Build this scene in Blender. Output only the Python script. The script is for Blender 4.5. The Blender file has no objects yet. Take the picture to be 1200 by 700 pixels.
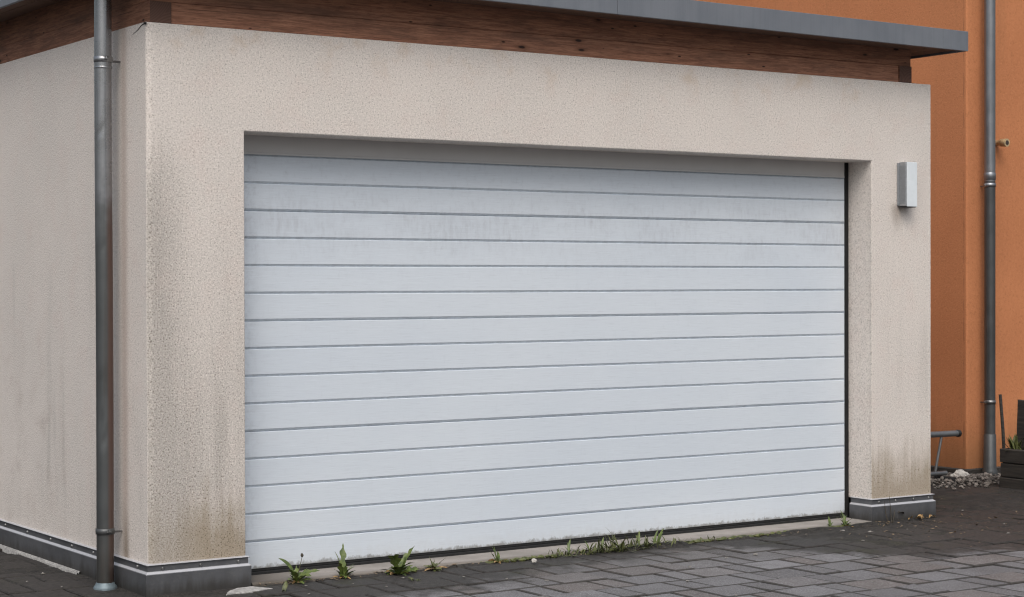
import bpy, bmesh, math, random
import numpy as np
from mathutils import Vector, Matrix, noise as mnoise

S = bpy.context.scene
COL = S.collection
R = math.radians

# ------------------------------------------------------------------ camera
CAM = Vector((-3.4566, -8.1626, 1.4424))
yaw, pit, rol = R(33.8749), R(-0.4785), R(-0.1261)
fwd = Vector((math.sin(yaw) * math.cos(pit), math.cos(yaw) * math.cos(pit), math.sin(pit)))
rgt = Vector((math.cos(yaw), -math.sin(yaw), 0))
upv = rgt.cross(fwd)
r2 = math.cos(rol) * rgt + math.sin(rol) * upv
u2 = -math.sin(rol) * rgt + math.cos(rol) * upv
cd = bpy.data.cameras.new('camera')
cam = bpy.data.objects.new('camera', cd)
COL.objects.link(cam)
M4 = Matrix((r2, u2, -fwd)).transposed().to_4x4()
M4.translation = CAM
cam.matrix_world = M4
cd.sensor_width = 36
cd.lens = 66.352
cd.clip_start = 0.05
cd.clip_end = 2000
cd.dof.use_dof = True
cd.dof.focus_distance = 10.0
cd.dof.aperture_fstop = 5.6
S.camera = cam

# ------------------------------------------------------------------ sky and sun (overcast)
SUN_DIR = Vector((-0.44, -0.66, 0.95)).normalized()      # towards the sun
w = bpy.data.worlds.new('World')
S.world = w
w.use_nodes = True
wt = w.node_tree
wt.nodes.clear()
sky = wt.nodes.new('ShaderNodeTexSky')
sky.sky_type = 'NISHITA'
sky.sun_disc = False
sky.sun_elevation = math.asin(SUN_DIR.z)
sky.sun_rotation = math.atan2(SUN_DIR.x, SUN_DIR.y)
sky.dust_density = 4.0
sky.air_density = 1.2
bw = wt.nodes.new('ShaderNodeRGBToBW')
mx = wt.nodes.new('ShaderNodeMix')
mx.data_type = 'RGBA'
mx.inputs['Factor'].default_value = 0.55
bg = wt.nodes.new('ShaderNodeBackground')
bg.inputs['Strength'].default_value = 0.13
wo = wt.nodes.new('ShaderNodeOutputWorld')
wt.links.new(sky.outputs[0], bw.inputs[0])
wt.links.new(sky.outputs[0], mx.inputs[6])
wt.links.new(bw.outputs[0], mx.inputs[7])
tc = wt.nodes.new('ShaderNodeTexCoord')
sx = wt.nodes.new('ShaderNodeSeparateXYZ')
wt.links.new(tc.outputs['Generated'], sx.inputs[0])
mr = wt.nodes.new('ShaderNodeMapRange')                  # CIE overcast sky: (1 + 2 sin h) / 3
mr.inputs[1].default_value = 0.0
mr.inputs[2].default_value = 1.0
mr.inputs[3].default_value = 0.62
mr.inputs[4].default_value = 1.86
wt.links.new(sx.outputs[2], mr.inputs[0])
vm = wt.nodes.new('ShaderNodeVectorMath')
vm.operation = 'SCALE'
wt.links.new(mx.outputs[2], vm.inputs[0])
wt.links.new(mr.outputs[0], vm.inputs['Scale'])
wt.links.new(vm.outputs[0], bg.inputs[0])
wt.links.new(bg.outputs[0], wo.inputs[0])
sl = bpy.data.lights.new('sun', 'SUN')
sl.energy = 0.6
sl.angle = R(40)
sl.color = (1.0, 0.96, 0.9)
so = bpy.data.objects.new('sun', sl)
COL.objects.link(so)
so.rotation_euler = SUN_DIR.to_track_quat('Z', 'Y').to_euler()
S.view_settings.view_transform = 'Standard'
S.view_settings.look = 'None'
S.view_settings.gamma = 1
S.view_settings.use_curve_mapping = False
S.cycles.use_denoising = True
S.cycles.denoiser = 'OPENIMAGEDENOISE'
S.cycles.denoising_input_passes = 'RGB_ALBEDO_NORMAL'
S.cycles.denoising_prefilter = 'ACCURATE'
S.cycles.filter_width = 1.15
S.view_settings.exposure = 0.09

# ------------------------------------------------------------------ node helpers
class N:
    """a node socket with arithmetic"""
    tree = None
    def __init__(s, sock): s.s = sock
    @staticmethod
    def math(op, *a, clamp=False):
        n = N.tree.nodes.new('ShaderNodeMath'); n.operation = op; n.use_clamp = clamp
        for i, v in enumerate(a): N.put(n.inputs[i], v)
        return N(n.outputs[0])
    @staticmethod
    def put(inp, v):
        if isinstance(v, N): N.tree.links.new(v.s, inp)
        else: inp.default_value = v
    def __add__(s, o): return N.math('ADD', s, o)
    def __radd__(s, o): return N.math('ADD', o, s)
    def __sub__(s, o): return N.math('SUBTRACT', s, o)
    def __rsub__(s, o): return N.math('SUBTRACT', o, s)
    def __mul__(s, o): return N.math('MULTIPLY', s, o)
    def __rmul__(s, o): return N.math('MULTIPLY', o, s)
    def abs(s): return N.math('ABSOLUTE', s)
def sm(v, a, b):
    """0 at a, 1 at b, smooth"""
    n = N.tree.nodes.new('ShaderNodeMapRange'); n.interpolation_type = 'SMOOTHSTEP'
    lo, hi, t0, t1 = (a, b, 0, 1) if a < b else (b, a, 1, 0)
    N.put(n.inputs[0], v); n.inputs[1].default_value = lo; n.inputs[2].default_value = hi
    n.inputs[3].default_value = t0; n.inputs[4].default_value = t1
    return N(n.outputs[0])
def pos():
    g = N.tree.nodes.new('ShaderNodeNewGeometry')
    x = N.tree.nodes.new('ShaderNodeSeparateXYZ'); N.tree.links.new(g.outputs['Position'], x.inputs[0])
    y = N.tree.nodes.new('ShaderNodeSeparateXYZ'); N.tree.links.new(g.outputs['True Normal'], y.inputs[0])
    return [N(o) for o in x.outputs], [N(o) for o in y.outputs], N(g.outputs['Position'])
def objpos():
    g = N.tree.nodes.new('ShaderNodeTexCoord')
    x = N.tree.nodes.new('ShaderNodeSeparateXYZ'); N.tree.links.new(g.outputs['Object'], x.inputs[0])
    return [N(o) for o in x.outputs], N(g.outputs['Object'])
def vec(x, y, z):
    n = N.tree.nodes.new('ShaderNodeCombineXYZ')
    for i, v in enumerate((x, y, z)): N.put(n.inputs[i], v)
    return N(n.outputs[0])
def tnoise(v, scale=1, detail=3, rough=.55, dist=0):
    n = N.tree.nodes.new('ShaderNodeTexNoise')
    N.put(n.inputs['Vector'], v); n.inputs['Scale'].default_value = scale
    n.inputs['Detail'].default_value = detail; n.inputs['Roughness'].default_value = rough
    n.inputs['Distortion'].default_value = dist
    return N(n.outputs[0])
def tvor(v, scale=1, feature='F1', rnd=1):
    n = N.tree.nodes.new('ShaderNodeTexVoronoi'); n.feature = feature
    N.put(n.inputs['Vector'], v); n.inputs['Scale'].default_value = scale
    n.inputs['Randomness'].default_value = rnd
    return N(n.outputs['Distance']), N(n.outputs['Color'])
def mix(f, a, b):
    n = N.tree.nodes.new('ShaderNodeMix'); n.data_type = 'RGBA'
    N.put(n.inputs[0], f)
    for i, v in ((6, a), (7, b)):
        N.put(n.inputs[i], v if isinstance(v, N) else (*v, 1))
    return N(n.outputs[2])
def material(name, fn):
    m = bpy.data.materials.new(name); m.use_nodes = True
    t = m.node_tree; N.tree = t
    b = t.nodes['Principled BSDF']
    d = fn()
    for k, v in d.items():
        if k == 'bump':
            h, st, di = v
            n = t.nodes.new('ShaderNodeBump'); N.put(n.inputs['Height'], h)
            n.inputs['Strength'].default_value = st; n.inputs['Distance'].default_value = di
            t.links.new(n.outputs[0], b.inputs['Normal'])
        else:
            if k == 'Base Color' and not isinstance(v, N): v = (*v, 1)
            N.put(b.inputs[k], v)
    return m

# ------------------------------------------------------------------ materials
def m_plaster():
    (x, y, z), (nx, ny, nz), P = pos()
    front = sm(ny, -.4, -.8); left = sm(nx, -.4, -.8)
    g1 = tnoise(P, 135, 3, .7); g2 = tnoise(P, 70, 2, .6)
    gv, gc = tvor(P, 130)
    big = tnoise(P, 1.3, 4, .6); mid = tnoise(P, 6, 4, .6)
    streak = tnoise(vec(x * 9, y * 9, z * .8), 1, 4, .6)
    streak2 = tnoise(vec(x * 26, y * 26, z * 1.6), 1, 3, .6)
    base = mix(sm(big, .3, .7), (.695, .635, .585), (.645, .595, .55))
    base = mix(sm(mid, .45, .75) * .35, base, (.65, .535, .485))
    # grey weathering running down in streaks
    wz = sm(z, 2.5, 1.2)
    wl = left * sm(streak, .50, .80) * sm(big, .36, .60) * wz * .6 + left * sm(mid, .48, .7) * sm(z, 1.5, .6) * sm(y, .8, 1.5) * .4
    wf = front * sm(streak, .50, .75) * sm(z, 2.0, .9) * (sm(x, 1.2, .2) + sm(x, 4.5, 4.7)) * .32
    pier = front * sm(x, .6, .45) * sm(z + (mid - .5) * .25, 2.15, .5) * (sm(streak, .35, .65) * .3 + .4)
    corner = front * sm(x + (mid - .5) * .16 + (streak - .5) * .12, .26, .0) * sm(z + (streak2 - .5) * .5, 2.25, 1.75) * .95
    cornl = left * sm(y, .035, .0) * sm(z, 2.1, 1.6) * .4
    grime = N.math('MINIMUM', wl + wf + corner + cornl + pier, 1.0)
    pits = sm(g1 * .8 + g2 * .2, .455, .375)
    tops = sm(g1 * .8 + g2 * .2, .50, .60)
    col = mix(grime * .52, base, (.25, .235, .21))
    col = mix(pits * (grime * .42 + .50), col, (.16, .14, .115))
    col = mix(tops * .7 * (1 - grime * .4), col, (.84, .78, .72))
    # brown algae rising from the metal base
    al = sm(z + (streak2 - .5) * .45 + (mid - .5) * .35, .56, .16)
    al = al * (front * (sm(x, .10, .30) * .5 + .5) + left * .07)
    col = mix(N.math('MINIMUM', al * .68, 1.0), col, (.25, .19, .11))
    col = mix(al * pits * .75, col, (.075, .058, .03))
    # brown band: mostly painted contact shadow of the downpipe, algae at its foot
    pip = left * sm((y - .275 + (mid - .5) * .03).abs(), .06, .0) * .38
    col = mix(pip, col, (.30, .19, .145))
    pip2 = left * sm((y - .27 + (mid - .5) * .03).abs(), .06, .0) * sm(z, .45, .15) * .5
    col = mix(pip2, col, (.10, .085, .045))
    # run below the wall lamp
    lr = front * sm((x - 4.82 + (mid - .5) * .08).abs(), .07, .0) * sm(z, 1.70, 1.89) * sm(z, 1.93, 1.88) * .6
    col = mix(lr, col, (.22, .17, .14))
    # yellowish patches under the eaves
    ye = front * sm(mid, .52, .72) * sm(z, 2.4, 2.62) * .35
    col = mix(ye, col, (.55, .42, .27))
    return {'Base Color': col, 'Roughness': .93, 'Specular IOR Level': .2,
            'bump': (g1 * .7 + gv * .5, .42, .005)}
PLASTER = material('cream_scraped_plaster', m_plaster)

def m_orange():
    (x, y, z), (nx, ny, nz), P = pos()
    g1 = tnoise(P, 80, 3, .65); g2 = tnoise(P, 45, 2)
    big = tnoise(P, .9, 4, .6); mid = tnoise(P, 4, 4)
    st = tnoise(vec(x * 10, y * 10, z * .7), 1, 3)
    col = mix(sm(big, .3, .7), (.57, .230, .104), (.50, .199, .090))
    col = mix(sm(st, .55, .8) * .25, col, (.36, .16, .075))
    col = mix(sm(g1 * .6 + g2 * .4, .48, .36) * .3, col, (.30, .12, .05))
    col = mix(sm(g1 * .6 + g2 * .4, .52, .64) * .25, col, (.66, .29, .14))
    al = sm(z + (st - .5) * .5, .5, .02)
    col = mix(al * .55, col, (.18, .095, .04))
    cr = sm(ny, -.2, .2) * sm((y - 1.658 + (tnoise(vec(0, 0, z * 9), 1, 4) - .5) * .012).abs(), .006, .002) * sm(tnoise(vec(0, 3, z * 5), 1, 4), .42, .58)
    col = mix(cr * .8, col, (.10, .05, .03))
    return {'Base Color': col, 'Roughness': .93, 'Specular IOR Level': .2, 'bump': (g1 * .6 + g2 * .4, .6, .006)}
ORANGE = material('orange_render', m_orange)

def wood_fn(axis, dark=1.0):
    def f():
        (x, y, z), (nx, ny, nz), P = pos()
        a, b = (x, y) if axis == 'x' else (y, x)
        warp = tnoise(vec(a * 1.1, b * 3, z * 6), 1, 2)
        gr = tnoise(vec(a * 4.5, b * 40, z * 95 + warp * 5), 1, 6, .75)
        fine = tnoise(vec(a * 14, b * 90, z * 210), 1, 3, .7)
        k2 = sm(tvor(vec(a * 8, b * 4, z * 24), 1)[0], .13, .06) * sm(tnoise(vec(a * 3, 0, z * 9), 1, 2), .50, .54)
        blot = tnoise(vec(a * 3.5, b * 6, z * 16), 1, 4, .7)
        big = tnoise(vec(a * .8, b * 5, z * 9), 1, 3)
        kd, kc = tvor(vec(a * 5.5, b * 3, z * 17 + 3.3), 1)
        sel = sm(tnoise(kc, 3.1, 0), .47, .50)
        kn = sm(kd, .16, .07) * sel
        ring = sm(kd, .36, .12) * sel
        c = mix(sm(gr, .3, .72), (.22 * dark, .098 * dark, .060 * dark), (.48 * dark, .235 * dark, .145 * dark))
        c = mix(sm(fine, .5, .64) * .5, c, (.10 * dark, .05 * dark, .035 * dark))
        c = mix(sm(big, .45, .75) * .55, c, (.15 * dark, .085 * dark, .06 * dark))
        c = mix(ring * .35, c, (.10 * dark, .04 * dark, .025 * dark))
        c = mix(sm(blot, .48, .68) * .5, c, (.13 * dark, .07 * dark, .05 * dark))
        c = mix(N.math('MAXIMUM', kn, k2) * .95, c, (.02, .012, .01))
        cks = sm(tnoise(vec(a * .9, b * 9, z * 60), 1, 2), .70, .74)
        c = mix(cks * .6, c, (.03, .018, .012))
        return {'Base Color': c, 'Roughness': .75, 'Specular IOR Level': .3, 'bump': (gr * .7 + fine * .3, .4, .003)}
    return f
WOOD_X = material('red_brown_timber_along_front', wood_fn('x'))
WOOD_Y = material('red_brown_timber_along_side', wood_fn('y', .8))
def m_end():
    (x, y, z), n, P = pos()
    a = tvor(vec(x * 4 - .2, y * 4, z * 4 + .3), 1)[0]
    ri = N.math('SINE', a * 160 + tnoise(P, 20, 3) * 3)
    return {'Base Color': mix(ri * .3 + .5, (.085, .042, .03), (.13, .07, .05)), 'Roughness': .85}
WOOD_END = material('end_grain_timber', m_end)
def m_soffit():
    (x, y, z), n, P = pos()
    gr = tnoise(vec(x * 1.5, y * 45, z * 10), 1, 4)
    return {'Base Color': mix(gr, (.11, .06, .04), (.20, .12, .085)), 'Roughness': .8}
SOFFIT = material('soffit_board', m_soffit)

def metal_fn(c1, c2, rough, metal, stain=None, sc=5, drops=.3):
    def f():
        (x, y, z), n, P = pos()
        a = tnoise(P, sc, 4, .6); st = tnoise(vec(x * 30, y * 30, z * 1.2), 1, 4, .6); fi = tnoise(P, 70, 3, .6)
        c = mix(sm(a * .5 + st * .5, .35, .65), c1, c2)
        if stain: c = mix(sm(st, .52, .72) * stain[1] + sm(fi, .6, .8) * .2, c, stain[0])
        r = sm(a, .3, .7) * .18 + (rough - .08) + sm(fi, .55, .75) * .12
        return {'Base Color': c, 'Roughness': r, 'Metallic': metal, 'bump': (a * .7 + fi * .1, .25, .004)}
    return f
ZINC = material('weathered_zinc_pipe', metal_fn((.30, .31, .32), (.38, .39, .41), .36, .9, ((.13, .105, .085), .55), 6))
OLDPIPE = material('dull_dark_pipe', metal_fn((.075, .08, .082), (.115, .12, .122), .42, .55, ((.07, .055, .043), .6), 5))
def m_aged():
    (x, y, z), n, P = pos()
    a = tnoise(P, 6, 4, .6); st = tnoise(vec(x * 60, y * 60, z * 1.3), 1, 4, .6); fi = tnoise(P, 70, 3, .6)
    old = sm(z + (a - .5) * .35 + (st - .5) * .3, 2.0, 1.65)
    c = mix(sm(a * .5 + st * .5, .35, .65), (.27, .28, .295), (.37, .38, .40))
    c = mix(old * .88, c, (.085, .092, .092))
    c = mix(sm(st, .50, .70) * .3, c, (.09, .075, .065))
    c = mix(sm((x + .085) * .83 - (y - .318) * .557 + (st - .5) * .01, .016, .032) * old * .7, c, (.15, .085, .065))
    c = mix(sm(z + (st - .5) * .2, .32, .10) * .5, c, (.06, .05, .04))
    return {'Base Color': c, 'Roughness': sm(a, .3, .7) * .15 + .20 + old * .10 + sm(fi, .55, .75) * .1, 'Metallic': .85 - old * .25, 'bump': (a * .7 + fi * .1, .25, .004)}
ZINC_AGED = material('zinc_pipe_dark_with_age', m_aged)
PATINA = material('bluish_patina_metal', metal_fn((.13, .17, .19), (.2, .25, .275), .5, .4, ((.08, .08, .075), .5), 12))
ZINC_DARK = material('dark_weathered_zinc_pipe', metal_fn((.22, .23, .245), (.30, .315, .335), .36, .8, ((.07, .08, .075), .6), 6))
FASCIA = material('grey_zinc_sheet', metal_fn((.175, .19, .215), (.21, .225, .25), .5, .3, ((.145, .155, .175), .35), 4))
def m_plinth():
    (x, y, z), (nx, ny, nz), P = pos()
    a = tnoise(P, 7, 4, .6); st = tnoise(vec(x * 25, y * 25, z * 3), 1, 4, .6); fi = tnoise(P, 60, 3, .6)
    c = mix(sm(a, .3, .7), (.10, .102, .11), (.14, .143, .152))
    c = mix(sm(fi, .5, .72) * .35, c, (.19, .185, .175))
    c = mix(sm(z + (st - .5) * .1, .075, .0) * .75, c, (.05, .045, .037))
    c = mix(sm(nz, .2, .6) * .9, c, (.62, .62, .64))  # sky highlight on the upward-facing edges, painted in as pale colour
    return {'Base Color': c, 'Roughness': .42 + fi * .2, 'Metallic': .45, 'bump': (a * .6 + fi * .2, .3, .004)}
PLINTH = material('dull_grey_base_flashing', m_plinth)

def m_door():
    (x, y, z), n, P = pos()
    gr = tnoise(vec(x * 9, y * 5, z * 160), 1, 5, .65)
    gr2 = tnoise(vec(x * 3, y * 5, z * 42), 1, 4, .6)
    sm1 = tnoise(vec(x * 3.2, 0, z * 5), 1, 5, .65); sp = tnoise(vec(x * 30, 0, z * 26), 1, 4, .7)
    run = tnoise(vec(x * 24, 0, z * 1.5), 1, 3, .6)
    big = tnoise(vec(x * .7, 0, z * 1.2), 1, 3)
    c = mix(sm(big, .3, .7), (.67, .722, .775), (.625, .682, .745))
    c = mix(sm(gr, .52, .72) * .28, c, (.45, .48, .53))
    c = mix(sm(gr, .46, .30) * .3, c, (.76, .82, .88))
    # dirty smudges high up on the door and along its left edge
    up = sm(z, 1.45, 1.75) * sm(z, 1.98, 1.78)
    fs_ = tnoise(vec(x * 42, 0, z * 11), 1, 5, .65)
    d = up * sm(sm1, .36, .70) * (sm(fs_, .38, .62) * .7 + .3) * .34 + sm(z, 1.2, 1.8) * sm(sp, .52, .64) * .10 + sm(fs_, .55, .7) * .06
    d2 = sm(x + (sm1 - .5) * .25, .72, .50) * sm(sp, .42, .68) * .45
    d3 = sm(run, .62, .78) * sm(z, 1.5, 2.0) * .22
    d4 = sm(sp, .66, .74) * sm(sm1, .5, .62) * .4
    c = mix(N.math('MINIMUM', d + d2 + d3 + d4, .85), c, (.36, .375, .41))
    lo = sm(z + (sp - .5) * .12, .13, .05) * .16
    c = mix(lo, c, (.42, .40, .36))
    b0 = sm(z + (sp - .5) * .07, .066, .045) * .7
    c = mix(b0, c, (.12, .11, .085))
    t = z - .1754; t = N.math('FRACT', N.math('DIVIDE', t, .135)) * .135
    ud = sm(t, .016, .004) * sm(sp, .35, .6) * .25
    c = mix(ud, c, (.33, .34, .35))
    return {'Base Color': c, 'Roughness': .48, 'Specular IOR Level': .4, 'bump': (gr * .55 + gr2 * .45, .28, .0035)}
DOOR = material('white_woodgrain_door_sheet', m_door)
def m_top_strip():
    (x, y, z), n, P = pos()
    st = tnoise(vec(x * 14, y, z * 2), 1, 4)
    return {'Base Color': mix(st, (.57, .565, .56), (.61, .605, .60)), 'Roughness': .7}
TOP_STRIP = material('grey_top_sheet', m_top_strip)
def plain(c, r=.7, m=0.0, sc=30, amt=.35):
    def f():
        g, P = objpos()
        a = tnoise(P, sc, 4, .6)
        return {'Base Color': mix(sm(a, .3, .7), tuple(v * (1 - amt) for v in c), tuple(v * (1 + amt) for v in c)),
                'Roughness': r, 'Metallic': m}
    return f
RUBBER = material('black_rubber', plain((.014, .014, .014), .7))
SCREW = material('screw_head_metal', plain((.22, .22, .22), .35, .8))
DARKGAP = material('black_gap_seal', plain((.008, .008, .008), .9))
LAMP_GREY = material('lamp_side_aluminium', plain((.36, .38, .40), .45, .6, 120, .12))
LAMP_WHITE = material('lamp_opal_front', plain((.74, .79, .82), .35, 0, 14, .04))
def m_concrete():
    (x, y, z), n, P = pos()
    a = tnoise(P, 4, 4); f = tnoise(P, 60, 4, .7)
    c = mix(sm(a, .35, .65), (.33, .30, .275), (.24, .22, .20))
    c = mix(sm(f, .5, .75) * .4, c, (.17, .15, .125))
    c = mix(sm(y + (a - .5) * .12, .03, -.04) * .6, c, (.11, .095, .075))
    c = mix(sm(x + (a - .5) * .4, 1.0, .5) * .8, c, (.07, .058, .045))
    return {'Base Color': c, 'Roughness': .9, 'bump': (f, .4, .004)}
CONCRETE = material('pale_concrete_sill', m_concrete)
MORTAR = material('pale_mortar', plain((.36, .35, .335), .95, 0, 50, .3))

def m_paver():
    (x, y, z), n, P = pos()
    at = N.tree.nodes.new('ShaderNodeAttribute'); at.attribute_name = 'tone'; at.attribute_type = 'GEOMETRY'
    sp = N.tree.nodes.new('ShaderNodeSeparateColor'); N.tree.links.new(at.outputs['Color'], sp.inputs[0])
    t, h, edge = N(sp.outputs[0]), N(sp.outputs[1]), N(sp.outputs[2])
    g = tnoise(P, 150, 3, .7); mid = tnoise(P, 7, 4, .65); big = tnoise(P, .8, 4); sc = tnoise(P, 38, 3, .7)
    c = mix(t, (.082, .078, .080), (.20, .197, .204))
    c = mix(sm(h, .55, .9) * .55, c, (.135, .108, .092))
    c = mix(sm(mid, .42, .72) * .45, c, (.075, .069, .065))
    c = mix(sm(g, .53, .63) * .6, c, (.34, .34, .35))
    c = mix(sm(g, .46, .34) * .6, c, (.045, .043, .043))
    c = mix(edge * .8, c, (.03, .027, .023))
    # soil and moss washed over the paving near the walls
    yb = sm(x, 1.3, 1.9) * .30 + sm(x, 3.2, 4.0) * -.95 + sm(x, 4.3, 5.2) * -.35 - .58
    m = sm(y - yb + (mid - .5) * .9 + (big - .5) * .6, -.22, .12)
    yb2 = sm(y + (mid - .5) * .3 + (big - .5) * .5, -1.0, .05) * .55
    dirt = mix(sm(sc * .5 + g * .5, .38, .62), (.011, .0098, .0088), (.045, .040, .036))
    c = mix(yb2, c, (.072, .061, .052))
    c = mix(m * .9, c, dirt)
    ms = sm(tnoise(P, 3, 4, .6), .55, .7) * m
    c = mix(ms * .45, c, (.034, .036, .016))
    return {'Base Color': c, 'Roughness': .82 - m * .1, 'Specular IOR Level': .35, 'bump': (g * .5 + sc * .5, .5, .004)}
PAVER = material('grey_concrete_paver', m_paver)
def m_soil():
    (x, y, z), n, P = pos()
    a = tnoise(P, 9, 5, .7); f = tnoise(P, 70, 4, .7); b = tnoise(P, 2.2, 4)
    c = mix(sm(f * .6 + a * .4, .38, .62), (.008, .007, .006), (.038, .033, .028))
    c = mix(sm(b, .5, .68) * sm(a, .4, .65) * .6, c, (.035, .036, .015))
    c = mix(sm(tnoise(vec(x * 5, y * 14, 0), 1, 4, .7), .52, .66) * .55, c, (.052, .048, .045))
    c = mix(sm(f, .66, .74) * .35, c, (.11, .095, .08))
    return {'Base Color': c, 'Roughness': .88, 'bump': (a * .5 + f * .5, .9, .02)}
SOIL = material('dark_mossy_soil', m_soil)
def m_ground():
    (x, y, z), n, P = pos()
    f = tnoise(P, 40, 4, .7); a = tnoise(P, .5, 4)
    return {'Base Color': mix(sm(f * .6 + a * .4, .35, .65), (.03, .027, .023), (.07, .065, .055)), 'Roughness': .9}
GROUND = material('dark_ground', m_ground)
def m_leaf(c1, c2):
    def f():
        g, P = objpos()
        a = tnoise(P, 45, 3)
        return {'Base Color': mix(sm(a, .3, .7), c1, c2), 'Roughness': .5, 'Subsurface Weight': 0.0}
    return f
LEAF = material('weed_leaf_green', m_leaf((.05, .08, .018), (.13, .17, .038)))
LEAF2 = material('weed_leaf_dull_green', m_leaf((.05, .062, .018), (.12, .13, .04)))
STALK = material('weed_stalk', m_leaf((.08, .085, .035), (.12, .10, .045)))
DRY = material('dry_leaf_tan', m_leaf((.30, .17, .06), (.42, .30, .16)))
DRYBROWN = material('dry_stem_dark', m_leaf((.035, .028, .02), (.07, .055, .035)))
PALE = material('pale_stone', plain((.42, .40, .37), .85, 0, 40, .35))
CHIP = material('greyish_stone_chip', plain((.24, .225, .205), .9, 0, 60, .4))
def m_gravel():
    at = N.tree.nodes.new('ShaderNodeAttribute'); at.attribute_name = 'tone'; at.attribute_type = 'GEOMETRY'
    sp = N.tree.nodes.new('ShaderNodeSeparateColor'); N.tree.links.new(at.outputs['Color'], sp.inputs[0])
    g, P = objpos()
    c = mix(N(sp.outputs[0]), (.05, .044, .038), (.24, .212, .19))
    return {'Base Color': mix(sm(tnoise(P, 60, 3), .5, .7) * .5, c, (.12, .10, .085)), 'Roughness': .9}
GRAVEL = material('pebble_gravel', m_gravel)
def m_darkwood():
    (x, y, z), n, P = pos()
    g = tnoise(vec(x * 18, y * 3, z * 60), 1, 4, .65); b = tnoise(P, 3, 3)
    return {'Base Color': mix(sm(g, .3, .75), (.018, .016, .014), (.055, .047, .04)), 'Roughness': .8, 'bump': (g, .5, .004)}
DARKWOOD = material('wet_dark_timber', m_darkwood)
STEEL = material('dull_grey_tube', metal_fn((.16, .165, .17), (.23, .235, .24), .45, .6, ((.06, .055, .05), .5), 9))
BRASS = material('beige_stub', plain((.48, .36, .20), .6, 0, 60, .2))
HOLE = material('dark_stub_mouth', plain((.05, .035, .03), .9))

# ------------------------------------------------------------------ mesh helpers
class MB:
    def __init__(s): s.v = []; s.f = []; s.sm = []
    def add(s, vs, fs, smooth=False):
        o = len(s.v); s.v += [tuple(v) for v in vs]
        for f in fs: s.f.append([o + i for i in f]); s.sm.append(smooth)
    def box(s, x0, y0, z0, x1, y1, z1):
        v = [(x, y, z) for z in (z0, z1) for y in (y0, y1) for x in (x0, x1)]
        s.add(v, [(0, 2, 3, 1), (4, 5, 7, 6), (0, 1, 5, 4), (1, 3, 7, 5), (3, 2, 6, 7), (2, 0, 4, 6)])
    def tube(s, pts, rad, n=16, caps=True, smooth=True):
        pts = [Vector(p) for p in pts]; k = len(pts)
        rads = rad if isinstance(rad, (list, tuple)) else [rad] * k
        vs = []; ref = None
        for i, p in enumerate(pts):
            d = (pts[min(i + 1, k - 1)] - pts[max(i - 1, 0)]).normalized()
            if ref is None:
                ref = Vector((1, 0, 0)) if abs(d.x) < .8 else Vector((0, 1, 0))
            a = (ref - d * ref.dot(d)).normalized(); b = d.cross(a); ref = a
            for j in range(n):
                t = 2 * math.pi * j / n
                vs.append(p + (a * math.cos(t) + b * math.sin(t)) * rads[i])
        fs = [(i * n + j, i * n + (j + 1) % n, (i + 1) * n + (j + 1) % n, (i + 1) * n + j) for i in range(k - 1) for j in range(n)]
        s.add(vs, fs, smooth)
        if caps:
            s.add(vs[:n], [tuple(range(n))[::-1]]); s.add(vs[-n:], [tuple(range(n))])
    def lathe(s, c, prof, n=24, smooth=True):
        """prof: (radius, z) list round a vertical axis at c"""
        vs = []
        for r, z in prof:
            for j in range(n):
                t = 2 * math.pi * j / n
                vs.append((c[0] + r * math.cos(t), c[1] + r * math.sin(t), c[2] + z))
        k = len(prof)
        s.add(vs, [(i * n + j, i * n + (j + 1) % n, (i + 1) * n + (j + 1) % n, (i + 1) * n + j) for i in range(k - 1) for j in range(n)], smooth)
        s.add(vs[:n], [tuple(range(n))[::-1]]); s.add(vs[-n:], [tuple(range(n))])
    def blob(s, c, rx, ry, rz, rng, n=7, m=5, jag=.25, rot=0):
        vs = []; off = rng.random() * 100
        for i in range(m + 1):
            ph = math.pi * i / m
            for j in range(n):
                t = 2 * math.pi * j / n
                d = Vector((math.sin(ph) * math.cos(t), math.sin(ph) * math.sin(t), math.cos(ph)))
                k = 1 + jag * (mnoise.noise(d * 1.6 + Vector((off, 0, 0)))) * 2
                q = Vector((d.x * rx * k, d.y * ry * k, d.z * rz * k))
                vs.append((c[0] + q.x * math.cos(rot) - q.y * math.sin(rot), c[1] + q.x * math.sin(rot) + q.y * math.cos(rot), c[2] + q.z))
        s.add(vs, [(i * n + j, (i + 1) * n + j, (i + 1) * n + (j + 1) % n, i * n + (j + 1) % n) for i in range(m) for j in range(n)], False)
    def build(s, name, mat, parent=None, loc=None):
        me = bpy.data.meshes.new(name)
        off = Vector(loc) if loc is not None else None
        vs = s.v if off is None else [tuple(Vector(v) - off) for v in s.v]
        me.from_pydata(vs, [], s.f)
        me.polygons.foreach_set('use_smooth', s.sm)
        me.materials.append(mat); me.update()
        o = bpy.data.objects.new(name, me); COL.objects.link(o)
        if parent is not None:
            o.parent = parent
            o.matrix_parent_inverse = Matrix.Translation(-Vector(parent.location)) if off is None else Matrix.Identity(4)
            if off is not None: o.location = (0, 0, 0)
        elif off is not None: o.location = off
        return o
def bevel(o, wd, seg=2, ang=35):
    b = o.modifiers.new('bevel', 'BEVEL'); b.width = wd; b.segments = seg; b.limit_method = 'ANGLE'; b.angle_limit = R(ang)
    return o
def tag(o, label, cat, group=None):
    o['label'] = label; o['category'] = cat
    if group: o['group'] = group
    return o
def thing(name, loc, label, cat, group=None):
    o = bpy.data.objects.new(name, None); o.empty_display_size = .1
    COL.objects.link(o); o.location = loc
    return tag(o, label, cat, group)
def struct(o, kind='structure'):
    o['kind'] = kind; return o
rng = random.Random(7)

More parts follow.
